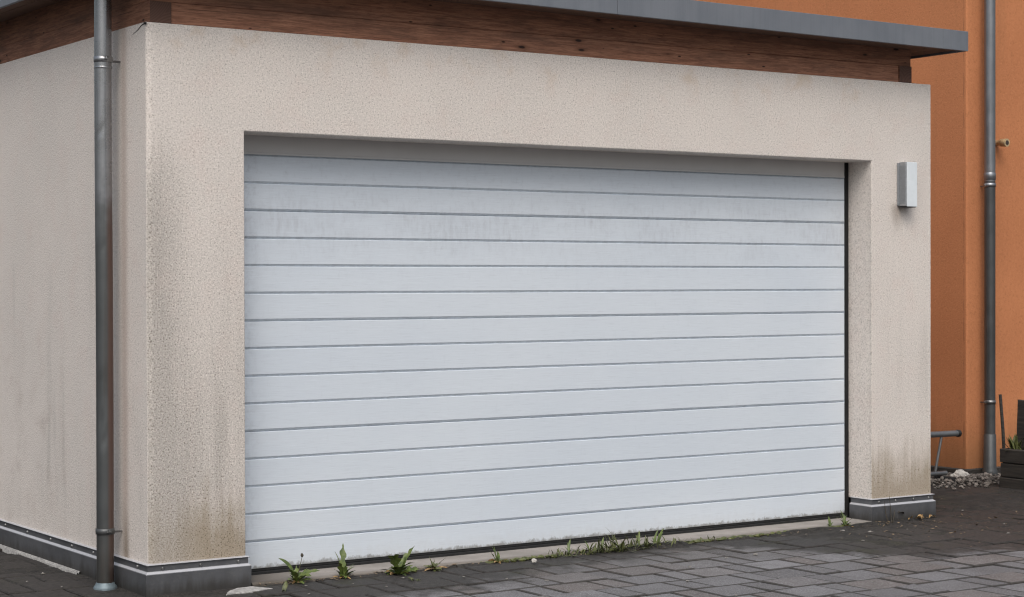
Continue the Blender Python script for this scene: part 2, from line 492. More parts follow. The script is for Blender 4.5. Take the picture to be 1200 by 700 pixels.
# ------------------------------------------------------------------ dimensions
GX, GD, HT, ZB = 5.114, 7.0, 2.65, .1404
X0, X1, ZT, RV = .4934, 4.611, 2.1648, .199
HX, HY = 7.2, 1.63                                     # near corner of the orange house

# ------------------------------------------------------------------ ground
b = MB(); b.add([(-300, -300, -.06), (300, -300, -.06), (300, 300, -.06), (-300, 300, -.06)], [(0, 1, 2, 3)])
struct(b.build('ground', GROUND))

def pavers():
    vs = []; fs = []; tone = []
    rowh, big_, small_ = .2445, .272, .138
    pitch = big_ + small_
    prng = random.Random(3)
    y_ref, x_ref = -1.28, 3.417
    for rr in range(-36, 40):
        yt = y_ref - rr * rowh; yb = yt - rowh
        if yb < -9.5 or yt > 8: continue
        shift = x_ref - .1405 * rr
        k0 = int((-8 - shift) / pitch) - 1; k1 = int((13 - shift) / pitch) + 1
        for k in range(k0, k1):
            for xa, wd in ((shift + k * pitch, big_), (shift + k * pitch + big_, small_)):
                xb = xa + wd; cx = (xa + xb) / 2; cy = (ya := (yt + yb) / 2)
                if cx < -8 or cx > 13: continue
                if 0.0 < cx < GX and cy > .12: continue
                if cx > HX and cy > HY + .05: continue
                g = .0052; bv = .0065
                x0, x1, y0, y1 = xa + g, xb - g, yb + g, yt - g
                dz = prng.gauss(0, .0022) + .003 * mnoise.noise(Vector((cx * .8, cy * .8, 0)))
                tx, ty = prng.gauss(0, .007), prng.gauss(0, .007)
                jx = [prng.gauss(0, .0012) for _ in range(4)]
                o = len(vs)
                for lv in range(3):
                    ins = (0, 0, bv)[lv]; zz = (-.05, -.005, 0)[lv]
                    for q, (px, py) in enumerate(((x0 + ins, y0 + ins), (x1 - ins, y0 + ins), (x1 - ins, y1 - ins), (x0 + ins, y1 - ins))):
                        vs.append((px + jx[q], py + jx[(q + 1) % 4], zz + dz + (px - cx) * tx + (py - cy) * ty))
                n0 = len(fs)
                for lv in range(2):
                    for q in range(4):
                        fs.append((o + lv * 4 + q, o + lv * 4 + (q + 1) % 4, o + lv * 4 + 4 + (q + 1) % 4, o + lv * 4 + 4 + q))
                fs.append((o + 8, o + 9, o + 10, o + 11))
                t = (.58 if wd == big_ else .36) + prng.gauss(0, .13); hh = prng.random()
                tone += [(min(1, max(0, t)), hh, 1.0)] * (len(fs) - n0 - 1) + [(min(1, max(0, t)), hh, 0.0)]
    me = bpy.data.meshes.new('paving'); me.from_pydata(vs, [], fs)
    at = me.attributes.new('tone', 'FLOAT_COLOR', 'FACE')
    at.data.foreach_set('color', [c for a, h, e in tone for c in (a, h, e, 1)])
    me.materials.append(PAVER); me.update()
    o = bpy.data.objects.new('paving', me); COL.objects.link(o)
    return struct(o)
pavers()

def sstep(a, b, v):
    t = min(1, max(0, (v - a) / (b - a))); return t * t * (3 - 2 * t)
def soil():
    """joint filling, and the soil that has washed over the pavers beside the walls"""
    nx, ny = 380, 210
    xa, xb, ya, yb_ = -2.2, 8.2, -3.6, 2.4
    vs = []
    for j in range(ny + 1):
        y = ya + (yb_ - ya) * (j / ny)
        for i in range(nx + 1):
            x = xa + (xb - xa) * i / nx
            yb = -.42 + .36 * sstep(1.3, 1.8, x) - .92 * sstep(3.4, 4.2, x) - .3 * sstep(4.4, 5.3, x)
            if x < 0: yb = .05 + .3 * sstep(-.1, -.5, x)
            n1 = mnoise.fractal(Vector((x * 1.9, y * 1.9, 3.1)), 1, 2, 4); n2 = mnoise.fractal(Vector((x * 9, y * 9, 8.1)), 1, 2, 4)
            m = sstep(-.25, .22, y - yb + n1 * .30)
            z = -.019 + m * (.0160 + .016 * n1) + n2 * .0055
            # a little wall of soil and moss along the door sill
            z += .013 * math.exp(-((y + .075) / .035) ** 2) * sstep(.35, .6, x) * sstep(4.75, 4.55, x) * (1 + n1 * 1.2)
            if x > GX + .1 and y > -.3: z += .006 * sstep(-.3, .3, y)
            vs.append((x, y, z))
    fs = [(j * (nx + 1) + i, j * (nx + 1) + i + 1, (j + 1) * (nx + 1) + i + 1, (j + 1) * (nx + 1) + i) for j in range(ny) for i in range(nx)]
    m_ = MB(); m_.add(vs, fs, True)
    return struct(m_.build('soil', SOIL), 'stuff')
soil()

# ------------------------------------------------------------------ garage
gar = thing('garage', (GX / 2, 0, 0), 'cream plastered flat-roofed garage with a wide white door and a timber band under the eaves', 'garage')
def prism_shell():
    v = []; f = []
    def q(*p):
        o = len(v)
        idx = []
        for a in p:
            a = tuple(round(c, 5) for c in a)
            if a in v: idx.append(v.index(a))
            else: v.append(a); idx.append(len(v) - 1)
        f.append(idx)
    D = .36
    q((0, 0, ZB), (X0, 0, ZB), (X0, 0, ZT), (X1, 0, ZT), (X1, 0, ZB), (GX, 0, ZB), (GX, 0, HT), (0, 0, HT))
    q((0, 0, HT), (0, GD, HT), (0, GD, ZB), (0, 0, ZB))
    q((GX, 0, ZB), (GX, GD, ZB), (GX, GD, HT), (GX, 0, HT))
    q((0, GD, ZB), (0, GD, HT), (GX, GD, HT), (GX, GD, ZB))
    q((0, 0, HT), (GX, 0, HT), (GX, GD, HT), (0, GD, HT))
    q((X0, 0, ZB), (X0, D, ZB), (X0, D, ZT), (X0, 0, ZT))
    q((X1, 0, ZT), (X1, D, ZT), (X1, D, ZB), (X1, 0, ZB))
    q((X0, 0, ZT), (X0, D, ZT), (X1, D, ZT), (X1, 0, ZT))
    # inner leaf behind the door opening, and the underside of both pillars
    q((X0, D, ZB), (0.2, D, ZB), (0.2, D, HT - .1), (X0, D, ZT))
    q((0, 0, ZB), (0, GD, ZB), (X0, D, ZB), (X0, 0, ZB))
    q((GX, 0, ZB), (X1, 0, ZB), (X1, D, ZB), (GX, GD, ZB))
    m = MB(); m.add(v, f)
    return m
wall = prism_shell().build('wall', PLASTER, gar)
wm = wall.modifiers.new('bevel', 'BEVEL'); wm.width = .036; wm.segments = 4; wm.limit_method = 'WEIGHT'
wa = wall.data.attributes.new('bevel_weight_edge', 'FLOAT', 'EDGE')
for e in wall.data.edges:
    p, q_ = (wall.data.vertices[i].co for i in e.vertices)
    if abs(p.x) < .001 and abs(q_.x) < .001 and abs(p.y) < .001 and abs(q_.y) < .001: wa.data[e.index].value = 1.0
    elif abs(p.y) < .001 and abs(q_.y) < .001 and p.z > ZB + .01 or abs(p.y) < .001 and abs(q_.y) < .001 and q_.z > ZB + .01: wa.data[e.index].value = .18

# chipped top corner of the plaster with a hairline crack
m = MB()
m.tube([(-.001, .03, 2.643), (-.002, .06, 2.638), (-.002, .10, 2.622), (-.002, .165, 2.606)], [.003, .0016, .0012, .0006], 6)
m.blob((-.004, .012, 2.643), .006, .014, .006, rng, 7, 4)
m.build('crack', DARKGAP, wall)

def sweep(path, prof, m, closed=False):
    """path: plan points (left of travel is outside); prof: (offset, z)"""
    pts = [Vector((p[0], p[1])) for p in path]; k = len(pts); rows = []
    for i, p in enumerate(pts):
        d0 = (p - pts[i - 1]).normalized() if i > 0 else None
        d1 = (pts[i + 1] - p).normalized() if i < k - 1 else None
        if d0 is None: nrm = Vector((d1.y, -d1.x)); sc = 1
        elif d1 is None: nrm = Vector((d0.y, -d0.x)); sc = 1
        else:
            n0 = Vector((d0.y, -d0.x)); n1 = Vector((d1.y, -d1.x)); nrm = (n0 + n1).normalized(); sc = 1 / nrm.dot(n0)
        rows.append([(p.x + nrm.x * sc * d, p.y + nrm.y * sc * d, z) for d, z in prof])
    n = len(prof)
    vs = [v for r in rows for v in r]
    m.add(vs, [(i * n + j, (i + 1) * n + j, (i + 1) * n + j + 1, i * n + j + 1) for i in range(k - 1) for j in range(n - 1)])
    m.add(rows[0], [tuple(range(n))[::-1]]); m.add(rows[-1], [tuple(range(n))])
PROF = [(-.02, -.03), (.019, -.03), (.020, .098), (.0185, .102), (.0085, .110), (.0085, .138), (.0150, .1385), (.0150, .1425), (-.004, .1475), (-.02, .1475)]
m = MB(); sweep([(0, GD), (0, 0), (X0, 0), (X0, RV - .03)], PROF, m)
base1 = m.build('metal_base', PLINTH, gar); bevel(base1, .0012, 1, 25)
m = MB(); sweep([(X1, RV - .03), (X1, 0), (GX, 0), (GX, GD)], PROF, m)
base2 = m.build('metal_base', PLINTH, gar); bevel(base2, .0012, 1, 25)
def screw(p, d, parent):
    m = MB(); d = Vector(d); p = Vector(p)
    m.tube([p, p + d * .004, p + d * .0075], [.0085, .0078, .004], 10)
    m.build('screw', SCREW, parent)
for x in (.065, .255, .45): screw((x, -.0085, .124), (0, -1, 0), base1)
for y in (.11, .42, .66, .95, 1.25, 1.6, 1.95): screw((-.0085, y, .124), (-1, 0, 0), base1)
for x in (4.66, 4.80, 4.95, 5.08): screw((x, -.0085, .124), (0, -1, 0), base2)

# timber band
bz0, bz1 = HT + .001, HT + .1
m = MB(); m.box(.1305, .022, bz0, 4.858, .14, bz1); bevel(m.build('front_beam', WOOD_X, gar), .003)
m = MB(); m.box(.024, .034, bz1 + .002, 4.974, .14, bz1 + .145); bevel(m.build('upper_beam', WOOD_X, gar), .003)
m = MB(); m.box(.022, .0165, bz0, .129, GD - .05, bz1 + .001); sb1 = bevel(m.build('side_beam', WOOD_Y, gar), .003)
m = MB(); m.box(.0225, .0145, bz0 + .001, .1285, .0163, bz1); m.build('end_grain', WOOD_END, sb1)
m = MB(); m.box(4.8595, .0165, bz0, 4.962, GD - .05, bz1 + .001); sb2 = bevel(m.build('side_beam', WOOD_Y, gar), .003)
m = MB(); m.box(4.860, .0145, bz0 + .001, 4.9615, .0163, bz1); m.build('end_grain', WOOD_END, sb2)
m = MB(); m.box(.031, .142, bz1 + .003, .125, GD - .06, bz1 + .15); bevel(m.build('upper_side_beam', WOOD_Y, gar), .003)
m = MB(); m.box(4.864, .142, bz1 + .003, 4.952, GD - .06, bz1 + .14); bevel(m.build('upper_side_beam', WOOD_Y, gar), .003)

# roof: slab with zinc fascia, falling slightly to the right
RX0, RX1, RY0, RY1 = -.193, 5.225, -.2, GD + .1
ZF, ZFT, SLP = 2.8391, 2.9586, -.0070
def zs(z, x): return z + SLP * (x - RX1)
def slab(x0, y0, x1, y1, za, zb):
    m = MB()
    v = [(x, y, zs(z, x)) for z in (za, zb) for y in (y0, y1) for x in (x0, x1)]
    m.add(v, [(0, 2, 3, 1), (4, 5, 7, 6), (0, 1, 5, 4), (1, 3, 7, 5), (3, 2, 6, 7), (2, 0, 4, 6)])
    return m
roof = slab(RX0 + .02, RY0 + .02, RX1 - .02, RY1 - .02, ZF + .03, ZFT - .01).build('roof', FASCIA, gar)
SEAM = 2.565
bevel(slab(RX0 + .0012, RY0, SEAM - .0012, RY0 + .018, ZF, ZFT).build('fascia', FASCIA, roof), .002)
bevel(slab(SEAM + .0012, RY0 + .001, RX1, RY0 + .019, ZF, ZFT).build('fascia', FASCIA, roof), .002)
bevel(slab(RX0, RY0 + .001, RX0 + .018, RY1, ZF - .001, ZFT).build('fascia', FASCIA, roof), .002)
bevel(slab(RX1 - .018, RY0 + .0195, RX1, RY1, ZF - .0005, ZFT).build('fascia', FASCIA, roof), .002)
m = MB()
for k in range(2):
    ya = RY0 + .0205 + k * .107
    v = slab(RX0 + .02, ya, RX1 - .02, ya + .103, ZF + .012, ZF + .029); m.add(v.v, v.f)
for xa, xb in ((RX0 + .02, -.09), (-.086, .02), (4.97, 5.09), (5.094, RX1 - .02)):
    v = slab(xa, RY0 + .236, xb, RY1 - .03, ZF + .012, ZF + .029); m.add(v.v, v.f)
m.build('soffit', SOFFIT, roof)

# door
Z0, PT = .1754, .135
def door_mesh():
    prof = []                                          # (y, z) from bottom to top
    yf = RV
    zl = Z0 - PT
    prof.append((yf, .046))
    for i in range(15):
        zg = Z0 + i * PT
        dp = .014 if i in (0, 4, 8, 12) else .010
        hg = .0038 if i in (0, 4, 8, 12) else .0025
        prof += [(yf, zg - .0035), (yf + .0012, zg - .0015), (yf + dp, zg - .0006), (yf + dp, zg + hg - .0006), (yf + .0072, zg + hg + .0004), (yf, zg + hg + .0094)]
    prof.append((yf, ZT + .03))
    xs = [X0 - .02, X1 - .032]
    m = MB(); n = len(prof)
    vs = [(x, y, z) for x in xs for y, z in prof]
    m.add(vs, [(j, n + j, n + j + 1, j + 1) for j in range(n - 1)])
    bk = [(x, yf + .05, z) for x in xs for z in (.046, ZT + .03)]
    m.add([(xs[0], yf, .046), (xs[1], yf, .046), (xs[1], yf + .05, .046), (xs[0], yf + .05, .046)], [(0, 3, 2, 1)])
    m.add([(xs[1], yf, .046), (xs[1], yf, ZT + .03), (xs[1], yf + .05, ZT + .03), (xs[1], yf + .05, .046)], [(0, 3, 2, 1)])
    m.add([bk[0], bk[1], bk[3], bk[2]], [(0, 1, 2, 3)])
    return m
door = door_mesh().build('garage_door', DOOR, gar)
m = MB(); m.box(X0 - .01, RV - .004, ZT - .083, X1 - .034, RV - .001, ZT + .02); m.box(X0 - .01, RV - .006, ZT - .0925, X1 - .034, RV - .0015, ZT - .0835)
bevel(m.build('top_strip', TOP_STRIP, door), .001, 1)  # separate plain grey strip across the top of the door
m = MB(); m.box(X0 - .01, RV - .006, .012, X1 - .03, RV + .03, .030); m.box(X0 - .01, RV + .003, .0305, X1 - .03, RV + .03, .0455)
bevel(m.build('bottom_seal', RUBBER, door), .003, 2)
m = MB(); m.box(X1 - .0315, RV - .004, .013, X1 - .001, RV + .02, ZT + .01)
m.build('side_seal', DARKGAP, door)

# concrete sill below the door
m = MB(); nx = 90
vs = []
for i in range(nx + 1):
    x = X0 + .021 + (X1 - X0 - .042) * i / nx
    jj = mnoise.fractal(Vector((x * 3, 0, 5)), 1, 2, 4) * .012
    vs += [(x, .28, .016), (x, -.022 + jj, .0145 + jj * .2), (x, -.032 + jj, .008), (x, -.034 + jj, -.04)]
m.add(vs, [(i * 4 + j, i * 4 + j + 1, i * 4 + j + 5, i * 4 + j + 4) for i in range(nx) for j in range(3)], False)
m.build('door_sill', CONCRETE, gar)

# ------------------------------------------------------------------ downpipe on the garage
PX_, PY_ = -.085, .318
dp = thing('downpipe', (PX_, PY_, 0), 'round zinc rainwater downpipe on the side wall of the garage', 'downpipe')
m = MB()
zz = [0.03 + i * .018 for i in range(156)]
m.tube([(PX_ + .0015 * math.sin(z * 2.1), PY_ + .0012 * math.sin(z * 3.3), z) for z in zz], .0405, 32)
for i, v in enumerate(m.v):
    q_ = Vector(v); dv = Vector((q_.x - PX_, q_.y - PY_, 0))
    for dz, da, dw, dep in ((.80, 3.95, .045, .0060), (.70, 4.2, .030, .0040), (.985, 3.7, .02, .0025), (1.62, 4.3, .02, .0022), (2.16, 4.0, .018, .0025)):
        an = (math.atan2(dv.y, dv.x) - da + math.pi) % (2 * math.pi) - math.pi
        q_ -= dv.normalized() * dep * math.exp(-((q_.z - dz - an * .05) / dw) ** 2 - (an / .38) ** 2)
    m.v[i] = tuple(q_)
m.build('pipe', ZINC_AGED, dp)
m = MB(); m.lathe((PX_, PY_, 0), [(.054, -.02), (.056, .004), (.053, .012), (.046, .020), (.0435, .028), (.042, .030)], 32)
m.build('foot', PATINA, dp)
m = MB(); m.lathe((PX_, PY_, 2.455), [(.0407, .0), (.0425, .002), (.0425, .01), (.0407, .012)], 32)
m.build('joint_ring', ZINC, dp)
def bracket(cx, cy, z, wd, parent, r=.0405, mat=ZINC):
    """clamp ring with a bolted lug and a pin into the wall; wd is the direction to the wall"""
    wd = Vector(wd); sd = Vector((-wd.y, wd.x, 0))
    m = MB(); m.lathe((cx, cy, z), [(r + .0008, -.014), (r + .0036, -.0135), (r + .0044, 0), (r + .0036, .0135), (r + .0008, .014)], 32)
    for s in (1, -1):
        c = Vector((cx, cy, z)) + sd * s * (r + .010)
        m.tube([c - wd * .004, c + wd * .004], [.012, .012], 4, smooth=False)
    o = m.build('bracket', mat, parent)
    m = MB(); c = Vector((cx, cy, z - .006))
    m.tube([c + wd * (r + .001), c + wd * (r + .06)], .005, 8); m.build('pin', SCREW, o)
    m = MB(); c = Vector((cx, cy, z)) - sd * (r + .010)
    m.tube([c - wd * .012, c + wd * .010], .0045, 6); m.build('bolt', SCREW, o)
bracket(PX_, PY_, 2.50, (1, 0, 0), dp)
bracket(PX_, PY_, .272, (1, 0, 0), dp, .0405, OLDPIPE)

# thin pale edging along the foot of the side wall
m = MB(); vs = []
for i in range(61):
    y = .80 + i * .08; j = .004 * mnoise.noise(Vector((y * 4, 0, 0)))
    z = .012 + .004 * mnoise.noise(Vector((y * 2, 7, 0)))
    vs += [(-.0225, y, z + .002), (-.029, y, z + .002), (-.031 + j, y, z - .008), (-.042 + j, y, z - .004), (-.046 + j, y, z - .03)]
m.add(vs, [(i * 5 + q, (i + 1) * 5 + q, (i + 1) * 5 + q + 1, i * 5 + q + 1) for i in range(60) for q in range(4)])
m.build('edging_strip', MORTAR, gar)
def slabpatch(pts, h, nm, mat, seed):
    m = MB(); k = len(pts); cx = sum(p[0] for p in pts) / k; cy = sum(p[1] for p in pts) / k
    ring = []
    for i in range(k):
        for t in range(5):
            a, b_ = Vector(pts[i]), Vector(pts[(i + 1) % k]); p = a + (b_ - a) * t / 5
            p += Vector((mnoise.noise(Vector((p.x * 30, p.y * 30, seed))), mnoise.noise(Vector((p.x * 30, p.y * 30, seed + 9))))) * .012
            ring.append(p)
    n = len(ring); vs = [(p.x, p.y, -.02) for p in ring] + [(p.x, p.y, h * .7) for p in ring] + [(cx + (p.x - cx) * .88, cy + (p.y - cy) * .88, h) for p in ring]
    m.add(vs, [(r_ * n + i, r_ * n + (i + 1) % n, (r_ + 1) * n + (i + 1) % n, (r_ + 1) * n + i) for r_ in range(2) for i in range(n)])
    m.add(vs[2 * n:], [tuple(range(n))])
    return m.build(nm, mat)
struct(slabpatch([(.30, -.19), (.42, -.20), (.55, -.16), (.50, -.06), (.41, -.07), (.35, -.12)], .009, 'mortar_patch', MORTAR, 2))

# ------------------------------------------------------------------ wall lamp
lx, lw, ld, lz0, lz1 = 4.827, .094, .072, 1.893, 2.163
lamp = thing('wall_lamp', (lx + lw / 2, 0, lz0), 'slim grey and white box lamp on the right pillar beside the garage door', 'lamp')
m = MB(); m.box(lx - .008, -.014, lz0 + .008, lx + lw + .002, -.001, lz1 - .004); bevel(m.build('back_plate', LAMP_GREY, lamp), .002)
m = MB()
v = [(lx, -.014), (lx + lw - .004, -.014), (lx + lw - .004, -ld + .006), (lx + lw - .010, -ld), (lx + .006, -ld), (lx, -ld + .004)]
n = len(v)
m.add([(x, y, lz0 + .006) for x, y in v] + [(x, y, lz1) for x, y in v], [tuple(range(n)), tuple(range(n, 2 * n))[::-1]] + [(i, n + i, n + (i + 1) % n, (i + 1) % n) for i in range(n)])
bevel(m.build('housing', LAMP_GREY, lamp), .0015)
m = MB(); m.box(lx + .004, -ld - .005, lz0 + .002, lx + lw - .006, -ld - .0005, lz1 - .001); bevel(m.build('front_cover', LAMP_WHITE, lamp), .002)
m = MB(); m.box(lx + .002, -ld + .006, lz0 - .002, lx + lw - .006, -.014, lz0 + .0055); m.build('bottom_cap', RUBBER, lamp)
m = MB()
for k in range(9):
    y = -.022 - k * .0052; m.box(lx - .0016, y - .0009, lz0 + .02, lx - .0002, y + .0009, lz1 - .02)
m.build('side_grille', LAMP_GREY, lamp)

# ------------------------------------------------------------------ orange house
house = thing('house', (HX, HY, 0), 'tall orange rendered house behind and to the right of the garage', 'house')
m = MB(); m.box(HX, HY, -.05, 16, 15, 6.4)
bevel(m.build('wall', ORANGE, house), .012, 3, 60)
m = MB(); m.box(HX - .35, HY - .35, 6.402, 16.35, 15.35, 6.6); bevel(m.build('roof', FASCIA, house), .01)
m = MB(); sweep([(HX, 15), (HX, HY), (16, HY)], [(-.02, -.04), (.012, -.04), (.012, .035), (.0, .045), (-.02, .045)], m)
m.build('base_strip', DARKWOOD, house)
hp = thing('downpipe', (7.351, 1.54, 0), 'zinc downpipe running up the front of the orange house', 'downpipe')
m = MB(); m.tube([(7.351, 1.54, 2.19 + i * .25) for i in range(17)], .041, 28); m.build('pipe', ZINC_DARK, hp)
m = MB(); m.tube([(7.351, 1.54, .02 + i * .242) for i in range(10)], .0405, 28); m.build('pipe', OLDPIPE, hp)
m = MB(); m.lathe((7.351, 1.54, 0), [(.055, -.04), (.058, .012), (.055, .035), (.048, .05), (.045, .30), (.0415, .305)], 28); m.build('foot', OLDPIPE, hp)
m = MB(); m.lathe((7.351, 1.54, 2.20), [(.0412, 0), (.0445, .003), (.0445, .05), (.0412, .055)], 28); m.build('joint_ring', ZINC_DARK, hp)
for z in (2.163, .545): bracket(7.351, 1.54, z, (0, 1, 0), hp, .041, SCREW if z < 1 else ZINC)
st = thing('wall_stub', (7.51, HY, 2.485), 'short beige pipe stub poking from the orange wall beside the house downpipe', 'pipe stub')
m = MB(); m.tube([(7.51, HY - .001, 2.487), (7.51, HY - .055, 2.486), (7.511, HY - .056, 2.486), (7.511, HY - .115, 2.484)], [.021, .021, .029, .030], 18, caps=True); m.build('tube', BRASS, st)
m = MB(); m.tube([(7.511, HY - .1152, 2.484), (7.511, HY - .1165, 2.484)], [.018, .018], 16); m.build('mouth', HOLE, st)

# ------------------------------------------------------------------ planter at the right edge
pl = thing('planter', (7.0, .3, 0), 'low dark timber planter box at the right edge below the orange house', 'planter')
px0, px1, py0, py1 = 6.72, 7.30, -.55, .89
m = MB()
for k in range(3):
    za, zb = -.02 + k * .1, .076 + k * .1
    j = (0, .006, .002)[k]
    m.box(px0 + j, py0, za, px0 + .05 + j, py1 - j, zb); m.box(px1 - .05, py0, za, px1, py1, zb)
    m.box(px0 + .052 + j, py1 - .05, za, px1 - .052, py1 - .001 - j, zb); m.box(px0 + .052 + j, py0 + .001, za, px1 - .052, py0 + .05, zb)
bevel(m.build('board', DARKWOOD, pl), .006, 2)
m = MB(); vs = []; nn = 14
for j in range(nn + 1):
    for i in range(nn + 1):
        x = px0 + .051 + (px1 - px0 - .102) * i / nn; y = py0 + .051 + (py1 - py0 - .102) * j / nn
        vs.append((x, y, .245 + .02 * mnoise.noise(Vector((x * 9, y * 9, 1)))))
m.add(vs, [(j * (nn + 1) + i, j * (nn + 1) + i + 1, (j + 1) * (nn + 1) + i + 1, (j + 1) * (nn + 1) + i) for j in range(nn) for i in range(nn)], True)
m.build('soil_fill', SOIL, pl)
m = MB(); m.tube([(6.85, .945, .0), (6.85, .97, .40), (6.85, .995, .645)], [.012, .0115, .011], 8)
tag(m.build('plant_stake', DARKWOOD), 'thin dark stake leaning against the end of the timber planter', 'stake')
v = [(6.83, .70, .22), (6.83, .838, .22), (6.86, .838, .22), (6.86, .70, .22), (6.832, .715, .61), (6.832, .822, .618), (6.858, .822, .618), (6.858, .715, .61)]
m = MB(); m.add(v, [(0, 1, 2, 3), (4, 7, 6, 5), (0, 4, 5, 1), (1, 5, 6, 2), (2, 6, 7, 3), (3, 7, 4, 0)])
tag(bevel(m.build('upright_board', DARKWOOD), .004), 'dark upright board standing in the timber planter at the right edge', 'board')

# ------------------------------------------------------------------ low tube stand beside the garage
ts = thing('tube_stand', (6.74, 1.4, 0), 'low grey metal tube stand half hidden behind the right garage pillar', 'stand')
m = MB(); m.tube([(6.05, 1.40, .350), (6.845, 1.40, .343)], .022, 14); r_ = m.build('top_rail', STEEL, ts)
m = MB(); m.tube([(6.846, 1.40, .343), (6.85, 1.40, .343), (6.872, 1.40, .342)], [.0222, .027, .026], 14); m.build('end_cap', RUBBER, r_)
for xt, xb in ((6.69, 6.625), (6.14, 6.20)):
    m = MB(); m.tube([(xt, 1.40, .332), (xb, 1.40, .075)], .010, 10); m.build('leg', STEEL, ts)
m = MB(); m.tube([(6.02, 1.40, .062), (6.735, 1.40, .062)], .017, 14); r_ = m.build('bottom_rail', STEEL, ts)
for xf in (6.08, 6.70):
    m = MB(); m.tube([(xf, 1.28, .022), (xf, 1.52, .022)], .022, 10); m.build('foot', RUBBER, ts)

# ------------------------------------------------------------------ gravel and stones by the house
def gravel():
    vs = []; fs = []; tone = []
    g = random.Random(11)
    count = 0
    while count < 560:
        x, y = g.uniform(6.15, 7.9), g.uniform(.75, 2.3)
        if x > HX - .02 and y > HY - .03: continue
        if x > px0 - .03 and y < py1 + .03: continue
        d = abs((x - 6.85)) * .5 + abs(y - 1.30) * .9
        if g.random() > max(0, 1.1 - d * 1.9): continue
        r = g.uniform(.006, .017) * (1.25 if g.random() < .15 else 1)
        m = MB(); m.blob((x, y, r * .4 + .004 + max(0, .03 - d * .06) * g.random()), r * g.uniform(.8, 1.4), r * g.uniform(.8, 1.2), r * g.uniform(.55, .9), g, 6, 4, .3, g.uniform(0, 3))
        o = len(vs); vs += m.v; fs += [[o + i for i in f] for f in m.f]; tone += [min(1, max(0, g.gauss(.5, .3)))] * len(m.f); count += 1
    me = bpy.data.meshes.new('gravel'); me.from_pydata(vs, [], fs)
    at = me.attributes.new('tone', 'FLOAT_COLOR', 'FACE'); at.data.foreach_set('color', [c for t in tone for c in (t, t, t, 1)])
    me.materials.append(GRAVEL); me.update()
    o = bpy.data.objects.new('gravel', me); COL.objects.link(o); struct(o, 'stuff')
gravel()
m = MB(); m.blob((6.86, 1.38, .03), .065, .05, .045, random.Random(5), 9, 7, .3); m.blob((6.80, 1.36, .02), .03, .03, .025, random.Random(8), 8, 6, .3)
tag(m.build('stone', PALE), 'pale fist-sized stone on the gravel at the foot of the orange house', 'stone')

# ------------------------------------------------------------------ weeds
def leaf(m, base, az, ln, wd, lift, droop, teeth=0, seg=14, twist=0, fold=.25):
    """a leaf blade rising from base: lift = start angle above ground, droop = how much it bends over"""
    d = Vector((math.cos(az), math.sin(az), 0)); s = Vector((-d.y, d.x, 0)); up = Vector((0, 0, 1))
    s = (s * math.cos(twist) + up * math.sin(twist))
    p = Vector(base); vs = []
    for i in range(seg + 1):
        t = i / seg
        a = lift - droop * t
        wv = wd * (math.sin(math.pi * min(1, t * .93 + .07)) ** .7) * (.18 + .82 * min(1, t * 2.2))
        if teeth: wv *= (1 + .45 * math.sin(t * (teeth + 1) * math.pi * 2 + az))
        if i == seg: wv = wd * .04
        nrm = (-d * math.sin(a) + up * math.cos(a))
        vs += [p + s * wv + nrm * wv * fold, p, p - s * wv + nrm * wv * fold]
        p = p + (d * math.cos(a) + up * math.sin(a)) * (ln / seg)
    m.add(vs, [(i * 3 + q, i * 3 + q + 1, i * 3 + q + 4, i * 3 + q + 3) for i in range(seg) for q in range(2)], True)
def weed(name, loc, leaves, label, cat, mat=LEAF, stalks=(), group=None, seed=1):
    g = random.Random(seed)
    t = thing(name, loc, label, cat, group)
    m = MB()
    for (az, ln, wd, li, dr, te, *tw) in list(leaves) + [(g.uniform(0, 360), g.uniform(.05, .10), g.uniform(.003, .006), g.uniform(35, 85), g.uniform(10, 60), 2) for _ in range(7 if len(leaves) > 8 else 0)]:
        leaf(m, (loc[0] + g.gauss(0, .006), loc[1] + g.gauss(0, .006), loc[2]), R(az), ln, wd * .82, R(li), R(dr), te, twist=R(tw[0]) if tw else g.gauss(0, .35))
    m.build('leaves', mat, t)
    if len(leaves) > 8:
        m = MB()
        for q in range(5):
            leaf(m, (loc[0] + g.gauss(0, .012), loc[1] + g.gauss(0, .008), loc[2] + .003), g.uniform(3.2, 6.2), g.uniform(.035, .07), g.uniform(.005, .009), R(g.uniform(5, 25)), R(g.uniform(10, 50)), 0, 6, g.gauss(0, .6), .5)
        m.build('dead_leaves', DRY, t)
    for (pts, r, head) in stalks:
        m = MB(); P = [Vector(loc) + Vector(q) for q in pts]; m.tube(P, [r] * (len(P) - 1) + [r * .8], 6)
        so_ = m.build('stalk', STALK, t)
        if head:
            m = MB(); m.blob(P[-1] + Vector((0, 0, head * .6)), head * .75, head * .75, head, g, 8, 6, .15); m.build('seed_head', DRYBROWN, so_)
    return t
g = random.Random(21)
def rosette(n, l0, l1, w0, w1, li=(20, 75), teeth=3, arc=(0, 360)):
    return [(g.uniform(*arc), g.uniform(l0, l1), g.uniform(w0, w1), g.uniform(*li), g.uniform(20, 80), teeth) for _ in range(n)]
weed('dandelion', (.735, -.045, .0), [(150, .15, .017, 84, 62, 0, -50), (205, .10, .016, 74, 60, 2), (-25, .14, .016, 50, 55, 3, 40), (5, .12, .018, 46, 50, 2, 30), (-50, .10, .014, 50, 60, 3), (60, .09, .014, 70, 20, 2), (220, .09, .013, 45, 60, 3), (240, .10, .014, 60, 50, 3)] + rosette(14, .04, .09, .008, .014),
     'dandelion with one long arching leaf and a dark seed head, left of the other weeds', 'weed', LEAF,
     [([(0, 0, 0), (.015, -.005, .06), (.03, -.01, .125)], .0020, .010)], seed=2)
